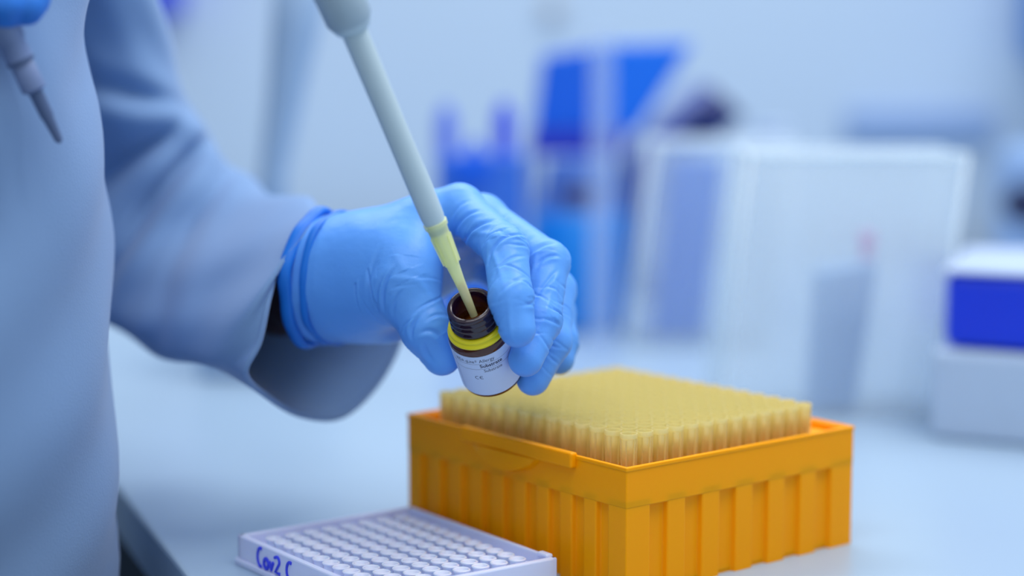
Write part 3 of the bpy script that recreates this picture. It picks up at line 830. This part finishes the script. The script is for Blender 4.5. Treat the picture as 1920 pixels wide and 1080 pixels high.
# blue slanted bin on a clear stand
bn = empty('sloped_bin', (0, 0, 0))
yb = 1.72
def pt(px, py, Y): r = CF+CR*((px-960)/FPX)+CU*((540-py)/FPX); return Vector((0, 0, HC))+r*(Y/r.y)
def poly_prism(pxs, Y, depth, name, m, parent=None, bevel=.003):
    f_ = [pt(x, y, Y) for x, y in pxs]; n = len(f_); vs = f_+[p+Vector((0, depth, 0)) for p in f_]
    fs = [tuple(range(n)), tuple(range(2*n-1, n-1, -1))]+[(i, n+i, n+(i+1) % n, (i+1) % n) for i in range(n)]
    return MB().add(vs, fs).build(name, m, parent, bevel=bevel)
poly_prism([(1000, 245), (1018, 105), (1120, 88), (1120, 245)], yb, .06, 'side_panel', pm('bin_blue', (4, 98, 222)), bn)
poly_prism([(1120, 245), (1120, 85), (1300, 80), (1195, 245)], yb+.003, .06, 'hood', pm('bin_azure', (0, 112, 235)), bn)
poly_prism([(992, 292), (996, 246), (1180, 246), (1165, 292)], yb, .06, 'base_tray', pm('bin_violet', (34, 52, 190)), bn)
for x in (1000, 1168):
    b = pt(x, 292, yb); MB().box((b.x-.004, yb+.05, 0), (b.x+.004, yb+.058, b.z)).build('leg', pm('stand_grey', (110, 150, 215)), bn)
tag(bn, 'vivid blue bin with a slanting right side raised above the azure bottle', 'bin')
# clear upright post in front of the bin
b = pt(1116, 640, 1.60)
o = MB().box((b.x-.010, 1.50, 0), (b.x+.010, 1.508, pt(1116, 62, 1.5).z)).build('acrylic_post', frosted('acrylic', (0.55, 0.72, 1.0), through=.75), None, bevel=.001)
tag(o, 'pale clear upright strip standing in front of the vivid blue bin', 'post')

# rack with blue tubes left of the bin
tr = empty('tube_rack', (0, 0, 0)); tag(tr, 'blue rack holding violet-blue tubes, left of the vivid blue bin', 'rack')
poly_prism([(815, 634), (818, 292), (985, 292), (985, 634)], 1.60, .05, 'rack_body', pm('rack_blue', (52, 112, 215)), tr)
poly_prism([(845, 345), (850, 292), (915, 285), (915, 345)], 1.588, .011, 'rack_front', pm('rack_vivid', (0, 95, 225)), tr)
for px, ytop, colr in ((836, 195, (90, 120, 225)), (890, 262, (40, 90, 220)), (945, 190, (30, 65, 222))):
    b = pt(px, 292, 1.62); zt = pt(px, ytop, 1.62).z
    o = MB().lathe([(.0085, b.z+.001), (.0085, zt-.012), (.003, zt)], 20, cx=b.x, cy=1.625).build('tube', pm('tube_blue', colr), None, smooth=True)
    tag(o, {836: 'pale violet-blue tube at the left end of the blue rack', 890: 'short blue tube in the middle of the blue rack', 945: 'tall deep blue tube at the right end of the blue rack'}[px], 'tube')

# dark slanting instrument arm and head
M_arm = pm('arm_grey', (72, 92, 160)); M_dark = pm('arm_dark', (14, 38, 105))
ia = empty('microscope', (0, 0, 0)); tag(ia, 'dark blue-grey slanting instrument arm rising right of the vivid blue bin', 'instrument')
MB().tube([pt(1183, 528, 1.90), pt(1186, 430, 1.90), pt(1205, 340, 1.90), pt(1262, 262, 1.90), pt(1345, 190, 1.90)], [.018, .020, .026, .028, .026], 20).build('arm', M_arm, ia, smooth='all')
MB().tube([pt(1300, 255, 1.87), pt(1362, 190, 1.87)], [.018, .022], 20).build('eyepiece', M_dark, ia, smooth='all')
b = pt(1180, 528, 1.90); MB().box((b.x-.05, 1.85, 0), (b.x+.06, 1.97, .02)).build('base', M_dark, ia, bevel=.004)

# white capped bottle above the left frosted box
b = onz(1452, 600)
o = MB().lathe([(.020, 0), (.021, .003), (.021, height(330, b.y)), (.013, height(290, b.y)), (.013, height(282, b.y)), (.0155, height(280, b.y)), (.0155, height(236, b.y)), (.002, height(235, b.y))], 28, cx=b.x, cy=b.y+.02).build('bottle', pm('white_bottle', (190, 210, 236)), None, smooth=True)
tag(o, 'white capped bottle between and behind the two frosted boxes', 'bottle')

# instrument at the right with a royal blue front on a pale base
ins = empty('heating_block', (0, 0, 0)); tag(ins, 'pale instrument with a royal blue front at the right edge of the picture', 'instrument')
yi = onz(1750, 822).y
a = pt(1742, 822, yi); MB().hexa([Vector((a.x, yi, 0)), Vector((a.x+.20, yi-.10, 0)), Vector((a.x+.26, yi+.08, 0)), Vector((a.x+.05, yi+.14, 0)),
    Vector((a.x, yi, pt(1742, 655, yi).z)), Vector((a.x+.20, yi-.10, pt(1742, 655, yi).z)), Vector((a.x+.26, yi+.08, pt(1742, 655, yi).z)), Vector((a.x+.05, yi+.14, pt(1742, 655, yi).z))]).build('base_housing', pm('pale_housing', (178, 200, 226)), ins, bevel=.004)
z0 = pt(1742, 650, yi).z; z1 = pt(1742, 512, yi).z
MB().hexa([Vector((a.x+.008, yi+.002, z0)), Vector((a.x+.20, yi-.094, z0)), Vector((a.x+.25, yi+.08, z0)), Vector((a.x+.055, yi+.13, z0)),
    Vector((a.x+.008, yi+.002, z1)), Vector((a.x+.20, yi-.094, z1)), Vector((a.x+.25, yi+.08, z1)), Vector((a.x+.055, yi+.13, z1))]).build('blue_cover', pm('royal_blue', (0, 56, 218)), ins, bevel=.006)
MB().hexa([Vector((a.x+dx, yi+dy, z)) for z in (z1, z1+.003) for dx, dy in ((.006, .0), (.202, -.096), (.252, .082), (.053, .132))]).build('lid', pm('pale_lid', (185, 203, 232)), ins, bevel=.001)
# dark knob device behind
b = pt(1915, 385, 1.75)
kd = empty('balance', (b.x+.05, 1.80, 0)); tag(kd, 'pale device with a dark knob at the right edge above the royal blue front', 'instrument')
MB().box((-.035, -.04, 0), (.12, .12, b.z+.05)).build('housing', pm('pale_housing_blue', (140, 172, 215)), kd, bevel=.02, seg=4)
MB().tube([Vector((-.045, -.055, b.z)), Vector((-.045, -.03, b.z))], [.016, .018], 24).build('knob', pm('dark_knob', (10, 22, 70)), kd, smooth=True)
# things on the back wall
def wall_thing(name, x0, x1, y0, y1, col, lab, cat, th=.03):
    a = pt(x0, y1, WY); b = pt(x1, y0, WY)
    o = MB().box((a.x, WY-th, a.z), (b.x, WY, b.z)).build(name, pm(name+'_mat', col), None, bevel=.004)
    return tag(o, lab, cat)
wall_thing('wall_panel', 1585, 1860, 205, 262, (140, 170, 214), 'pale blue panel fixed to the back wall above the whitish plastic box', 'panel', .02)
wall_thing('dispenser', 262, 345, -180, 28, (60, 80, 215), 'violet-blue dispenser on the wall at the top, between coat and stand', 'dispenser', .09)
wall_thing('wall_clip', 1020, 1052, 2, 32, (170, 175, 180), 'small beige clip on the wall at the top, above the vivid blue bin', 'clip', .015)
wall_thing('wall_cabinet', 1912, 2150, -200, 105, (60, 120, 190), 'blue cabinet edge on the wall at the top right corner', 'cabinet', .20)
# grey stand left of the pipette
sb = onz(500, 560)
st_ = empty('lab_stand', (0, 0, 0)); tag(st_, 'pale grey blurred upright stand between the sleeve and the pipette', 'stand')
yb_ = 1.45
MB().tube([pt(505, 480, yb_), pt(512, 330, yb_), pt(535, 180, yb_), pt(552, 60, yb_), pt(575, -120, yb_)], [.014, .011, .014, .018, .022], 20).build('pole', pm('stand_pale', (150, 180, 215)), st_, smooth='all')
b = pt(505, 480, yb_); MB().box((b.x-.05, yb_-.04, 0), (b.x+.05, yb_+.06, b.z+.004)).build('base', pm('stand_base', (150, 180, 215)), st_, bevel=.004)
